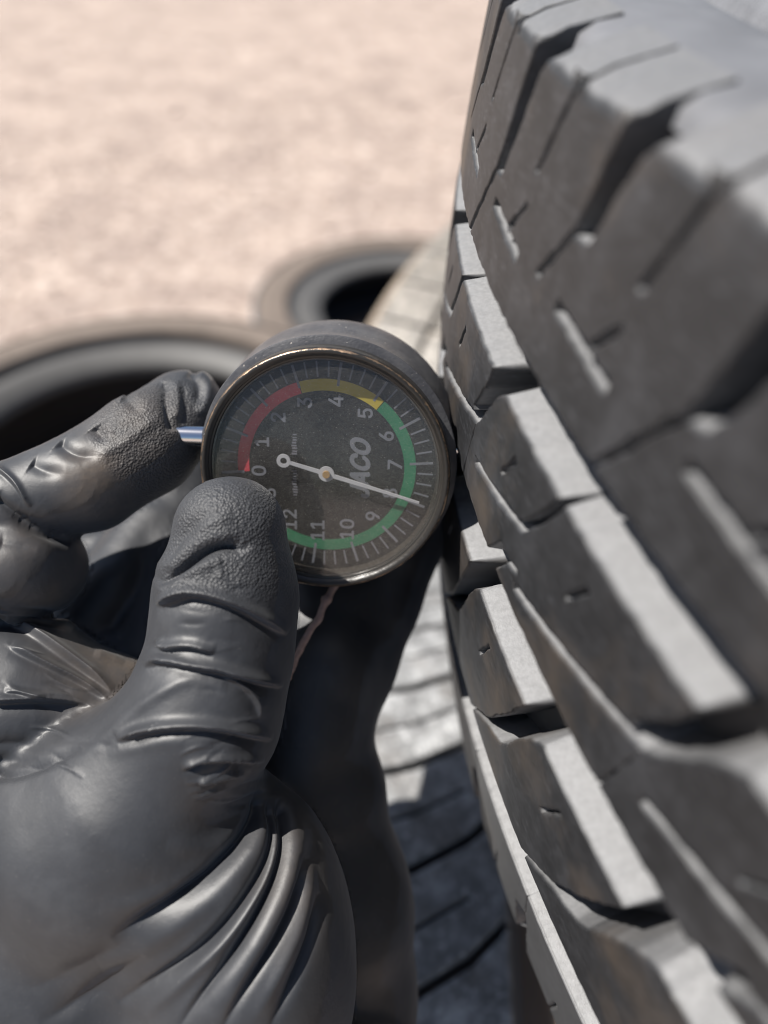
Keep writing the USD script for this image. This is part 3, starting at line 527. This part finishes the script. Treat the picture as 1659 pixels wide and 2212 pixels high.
    # thenar and the fan of folds at its foot
    F = [([(1003, 795), (978, 890), (935, 965), (868, 1045), (785, 1125), (690, 1195), (580, 1265), (430, 1370)], 1.9, 16, 12, 'valley'),
         ([(1020, 900), (985, 1000), (905, 1115), (800, 1220), (680, 1310), (540, 1400), (390, 1490)], .9, 30, 30, 'ridge'),
         ([(1036, 820), (1046, 940), (1020, 1060), (955, 1180), (868, 1295), (755, 1405), (620, 1500), (450, 1610)], 1.9, 15, 9, 'valley'),
         ([(1060, 850), (1062, 960), (1035, 1090), (965, 1225), (880, 1350), (780, 1460), (660, 1570), (540, 1680)], .9, 14, 18, 'ridge'),
         ([(1073, 820), (1088, 950), (1066, 1085), (1003, 1235), (930, 1360), (845, 1485), (755, 1605), (680, 1720)], 1.7, 12, 8, 'valley'),
         ([(1110, 840), (1135, 960), (1115, 1120), (1050, 1280), (960, 1440), (860, 1590), (770, 1720)], 1.0, 26, 26, 'ridge'),
         ([(1160, 1040), (1140, 1170), (1085, 1310), (1005, 1450), (920, 1590), (850, 1720)], 1.6, 12, 8, 'valley'),
         ([(1190, 1060), (1180, 1220), (1125, 1390), (1050, 1540), (960, 1710)], .7, 14, 16, 'ridge'),
         ([(1222, 1180), (1200, 1330), (1145, 1480), (1080, 1620), (1030, 1720)], 1.3, 11, 9, 'valley')]
    for pts, a, w0, w1, kd in F: fold(kA(pts), a, w0, w1, kd, (.2 if pts[0][1] > 1000 else .05 if kd == 'valley' else .16, .4))
    fold(kA([(640, 1000), (760, 1010), (860, 990), (930, 960)]), .3, 20, 20, 'ridge', (.4, .3))
    fold(kA([(380, 1250), (520, 1230), (640, 1180), (740, 1110)]), .35, 22, 22, 'ridge', (.4, .3))
    fold(kA([(100, 1560), (250, 1500), (400, 1430), (520, 1350)]), .5, 24, 20, 'valley', (.4, .3))
    fold(kA([(150, 1690), (300, 1600), (450, 1500), (560, 1420)]), .6, 16, 18, 'valley', (.3, .3))
    # the palm above it
    fold(kB([(-60, 165), (80, 185), (200, 200), (330, 215), (470, 262)]), .7, 12, 14)
    fold(kB([(-60, 185), (120, 245), (290, 350), (440, 460), (560, 550), (660, 640)]), 1.2, 16, 22)
    fold(kB([(60, 380), (200, 440), (330, 505), (470, 575), (570, 640), (640, 690)]), .8, 14, 14)
    fold(kB([(-60, 700), (120, 690), (260, 688), (420, 700), (560, 735)]), 1.2, 16, 26, 'step', (.02, .45))
    fold(kB([(30, 640), (140, 650), (260, 690)]), .5, 10, 10)
    fold(kB([(-60, 1130), (80, 1128), (180, 1100), (330, 1035), (480, 968)]), 1.0, 14, 10, 'valley', (.02, .3))
    fold(kB([(-40, 960), (120, 950), (260, 960)]), .45, 14, 14, 'valley', (.02, .4))
    fold(kB([(-40, 1050), (100, 1045), (220, 1030)]), .5, 12, 12, 'valley', (.02, .4))
    fold(kB([(440, 260), (600, 340), (700, 370), (760, 390)]), .5, 12, 12, 'valley', (.2, .3))
    fold(kB([(560, 400), (660, 430), (740, 460)]), .4, 12, 12, 'ridge', (.2, .3))
    # forefinger
    fold(kC([(980, 300), (985, 390), (1005, 490), (1035, 600)]), 0.94, 11, 12, 'valley', (.1, .1))
    fold(kC([(1075, 300), (1100, 420), (1095, 520), (1050, 600)]), 0.58, 16, 16, 'valley', (.2, .1))
    fold(kC([(1040, 300), (1060, 400), (1045, 520)]), 0.42, 9, 9, 'ridge', (.2, .1))
    fold(kC([(1170, 250), (1235, 340), (1215, 430), (1180, 510)]), 0.73, 14, 10, 'ridge', (.1, .1))
    fold(kC([(1120, 240), (1180, 340), (1170, 440)]), 0.63, 12, 12, 'valley', (.1, .2))
    fold(kC([(735, 390), (790, 440), (830, 500)]), 0.73, 14, 14, 'valley', (.02, .5))
    fold(kC([(560, 575), (600, 620), (650, 650)]), 0.84, 14, 14, 'valley', (.02, .5))
    fold(kC([(350, 665), (420, 720), (520, 745), (620, 740)]), 0.84, 13, 15, 'valley', (.02, .4))
    fold(kC([(185, 790), (260, 830), (380, 850)]), 0.63, 14, 14, 'valley', (.02, .5))
    fold(kC([(480, 770), (640, 720), (800, 620), (960, 500)]), 0.37, 12, 14, 'ridge', (.3, .2))
    fold(kC([(-40, 810), (40, 865), (100, 930), (140, 1000), (180, 1050)]), 0.63, 8, 8)
    fold(kC([(-40, 1000), (60, 1080), (160, 1150), (280, 1205), (420, 1260)]), 1.25, 12, 12, 'valley', (.02, .2))
    fold(kC([(0, 1260), (100, 1275), (220, 1300)]), 0.31, 12, 12, 'valley', (.02, .4))
    fold(kC([(-40, 1660), (80, 1680), (240, 1690), (400, 1720)]), 1.36, 12, 12, 'valley', (.02, .3))
    # many small stretch creases, across the thumb and along the web
    rc = np.random.default_rng(11)
    for k in range(46):
        if k < 20: x0, y0, L, a, am = rc.uniform(380, 520), rc.uniform(1270, 1640), rc.uniform(40, 110), rc.uniform(-.3, .4), rc.uniform(.05, .16)
        elif k < 34: x0, y0, L, a, am = rc.uniform(380, 500), rc.uniform(1600, 1760), rc.uniform(60, 120), rc.uniform(-.55, -.1), rc.uniform(.12, .28)
        else: x0, y0, L, a, am = rc.uniform(0, 130), rc.uniform(1350, 1660), rc.uniform(60, 150), rc.uniform(.05, .6), rc.uniform(.12, .3)
        bow = rc.uniform(-.12, .12) * L
        fold([(x0, y0), (x0 + L * .5 * math.cos(a) - bow * math.sin(a), y0 + L * .5 * math.sin(a) + bow), (x0 + L * math.cos(a), y0 + L * math.sin(a))], am, rc.uniform(5, 9), rc.uniform(5, 9), ('step', 'valley')[k % 2], (.35, .35))
    E = M.edges_unique
    for _ in range(1):
        sm = np.zeros(len(v)); ct = np.ones(len(v)); sm += disp; np.add.at(sm, E[:, 0], disp[E[:, 1]]); np.add.at(sm, E[:, 1], disp[E[:, 0]]); np.add.at(ct, E[:, 0], 1); np.add.at(ct, E[:, 1], 1); disp = .4 * disp + .6 * sm / ct
    # loose skin: gentle waves, finer along the stretched parts
    p = v / 1000
    disp += ok * ((fbm(p * 80, 2, 5) - .5) * .7 + (fbm(p * 260 + 3, 3, 8) - .5) * .14)
    v2 = v + n * disp[:, None]
    # masks: grained finger pads, brown dust
    tipd = np.minimum(np.linalg.norm(v - q(497, 1190, 150), axis=1) - 15.5, np.linalg.norm(v - q(330, 950, 173), axis=1) - 15) + (fbm(p * 200, 2, 3) - .5) * 4
    grain = np.clip(.5 - tipd / 3.5, 0, 1) * (v[:, 1] < q(500, 1318, 150)[1] + (X - 490) * .018)
    dusts = [(q(205, 1035, 157), 9, .9), (q(300, 930, 162), 13, .4), (q(40, 1180, 152), 8, .4), (q(290, 1395, 165), 11, 1.0), (q(110, 1290, 158), 9, .5), (q(345, 1440, 168), 8, .9), (q(230, 1420, 160), 14, .5), (q(660, 1900, 150), 14, .35), (q(690, 1480, 188), 10, .8)]
    dust = np.zeros(len(v))
    for c, r, a in dusts: dust = np.maximum(dust, a * np.clip(1.25 - np.linalg.norm(v - c, axis=1) / r, 0, 1))
    world = (v2 / 1000) @ B.T + EYE
    M2 = trimesh.Trimesh(world, M.faces, process=False)
    nodes = {'p': ('principled_bsdf', {'specular_ior_level': .62, 'sheen_weight': .08, 'sheen_roughness': .4}), 'g': ('geometry', {}), 'tc': ('texture_coordinate', {}), 'sx': ('separate_xyz', {}),
        'n1': ('noise_texture', {'scale': 70, 'detail': 6, 'roughness': .65}), 'n2': ('noise_texture', {'scale': 1500, 'detail': 4, 'roughness': .7}), 'v': ('voronoi_texture', {'scale': 2000, 'randomness': 1}), 'n4': ('noise_texture', {'scale': 1300, 'detail': 3}),
        'r1': ('rgb_ramp', {'ramp': [(.3, (.017, .0182, .0215)), (.55, (.024, .0256, .030)), (.75, (.037, .039, .044))]}), 'sp': ('rgb_ramp', {'ramp': [(.61, (0, 0, 0)), (.73, (1, 1, 1))]}), 'm0': ('mix_color', {'b': (.07, .068, .066)}), 'hf': ('math', {'math_type': 'multiply', 'value2': .5}),
        'rd': ('math', {'math_type': 'multiply', 'use_clamp': True}), 'n5': ('noise_texture', {'scale': 160, 'detail': 5, 'roughness': .7}), 'r5': ('rgb_ramp', {'ramp': [(.3, (.25, .25, .25)), (.65, (1, 1, 1))]}), 'm1': ('mix_color', {'b': (.10, .076, .056)}),
        'rr': ('map_range', {'from_min': 0, 'from_max': 1, 'to_min': .52, 'to_max': .6}), 'h1': ('math', {'math_type': 'multiply'}), 'hv': ('math', {'math_type': 'add'}), 'h2': ('math', {'math_type': 'multiply', 'value2': .2}), 'b': ('bump', {'strength': .9, 'distance': .00022})}
    links = [('tc.UV', 'sx.vector')] + [('g.position', x + '.vector') for x in ('n1', 'n2', 'v', 'n4', 'n5')] + [('n1.fac', 'r1.fac'), ('n2.fac', 'sp.fac'), ('sp.color', 'hf.value1'), ('hf.value', 'm0.fac'), ('r1.color', 'm0.a'), ('n5.fac', 'r5.fac'), ('r5.color', 'rd.value1'), ('sx.y', 'rd.value2'), ('rd.value', 'm1.fac'), ('m0.result', 'm1.a'), ('m1.result', 'p.base_color'),
        ('sx.x', 'rr.value'), ('rr.result', 'p.roughness'), ('v.distance', 'hv.value1'), ('n4.fac', 'hv.value2'), ('hv.value', 'h1.value1'), ('sx.x', 'h1.value2'), ('n2.fac', 'h2.value1'), ('h1.value', 'ad.value1'), ('h2.value', 'ad.value2'), ('ad.value', 'b.height'), ('b.normal', 'p.normal')]
    nodes['ad'] = ('math', {'math_type': 'add'})
    Mg = mat('black_nitrile_glove', nodes, links)
    T = thing('gloved_hand', P(262, 1800, .16), 'hand in a creased black rubber glove pinching the dial gauge between thumb and forefinger', 'gloved hand')
    part('glove', M2, Mg, T, smooth=True, uv=np.c_[grain, dust])
hand()

# ------------------------------------------------------------------ a dry twig caught behind the fingers
def twig():
    a, b = P(726, 1262, .178), P(606, 1485, .171); n = 40; t = np.linspace(0, 1, n); c = a + (b - a) * t[:, None] + (fbm(np.c_[t * 9, t * 0, t * 0 + 2], 2, 1)[:, None] - .5) * D(.0011, .0004, .0006)
    r = .00085 * (1 + .25 * (fbm(np.c_[t * 14, t * 0 + 5, t * 0], 2, 4) - .5)) * (1 + .7 * np.exp(-((t - .9) / .03) ** 2) + .6 * np.exp(-((t - .16) / .03) ** 2)); d = (b - a) / np.linalg.norm(b - a); u = np.cross(d, [0, 0, 1.]); u /= np.linalg.norm(u); w = np.cross(d, u)
    th = np.linspace(0, 2 * math.pi, 12, endpoint=False); v = c[:, None] + r[:, None, None] * (np.cos(th)[:, None] * u + np.sin(th)[:, None] * w); i = np.arange(n - 1)[:, None] * 12; j = np.arange(12)[None]; k = (j + 1) % 12
    f = np.stack([i + j, i + k, i + 12 + k, i + 12 + j], -1).reshape(-1, 4); g = part('twig', (v.reshape(-1, 3), f), simple('twig_bark', (.34, .24, .21), .8, var=.3, scale=900), None, smooth=True)
    tag(g.GetPrim(), 'thin pale twig slanting in the shade just below the dial gauge', 'twig')
twig()
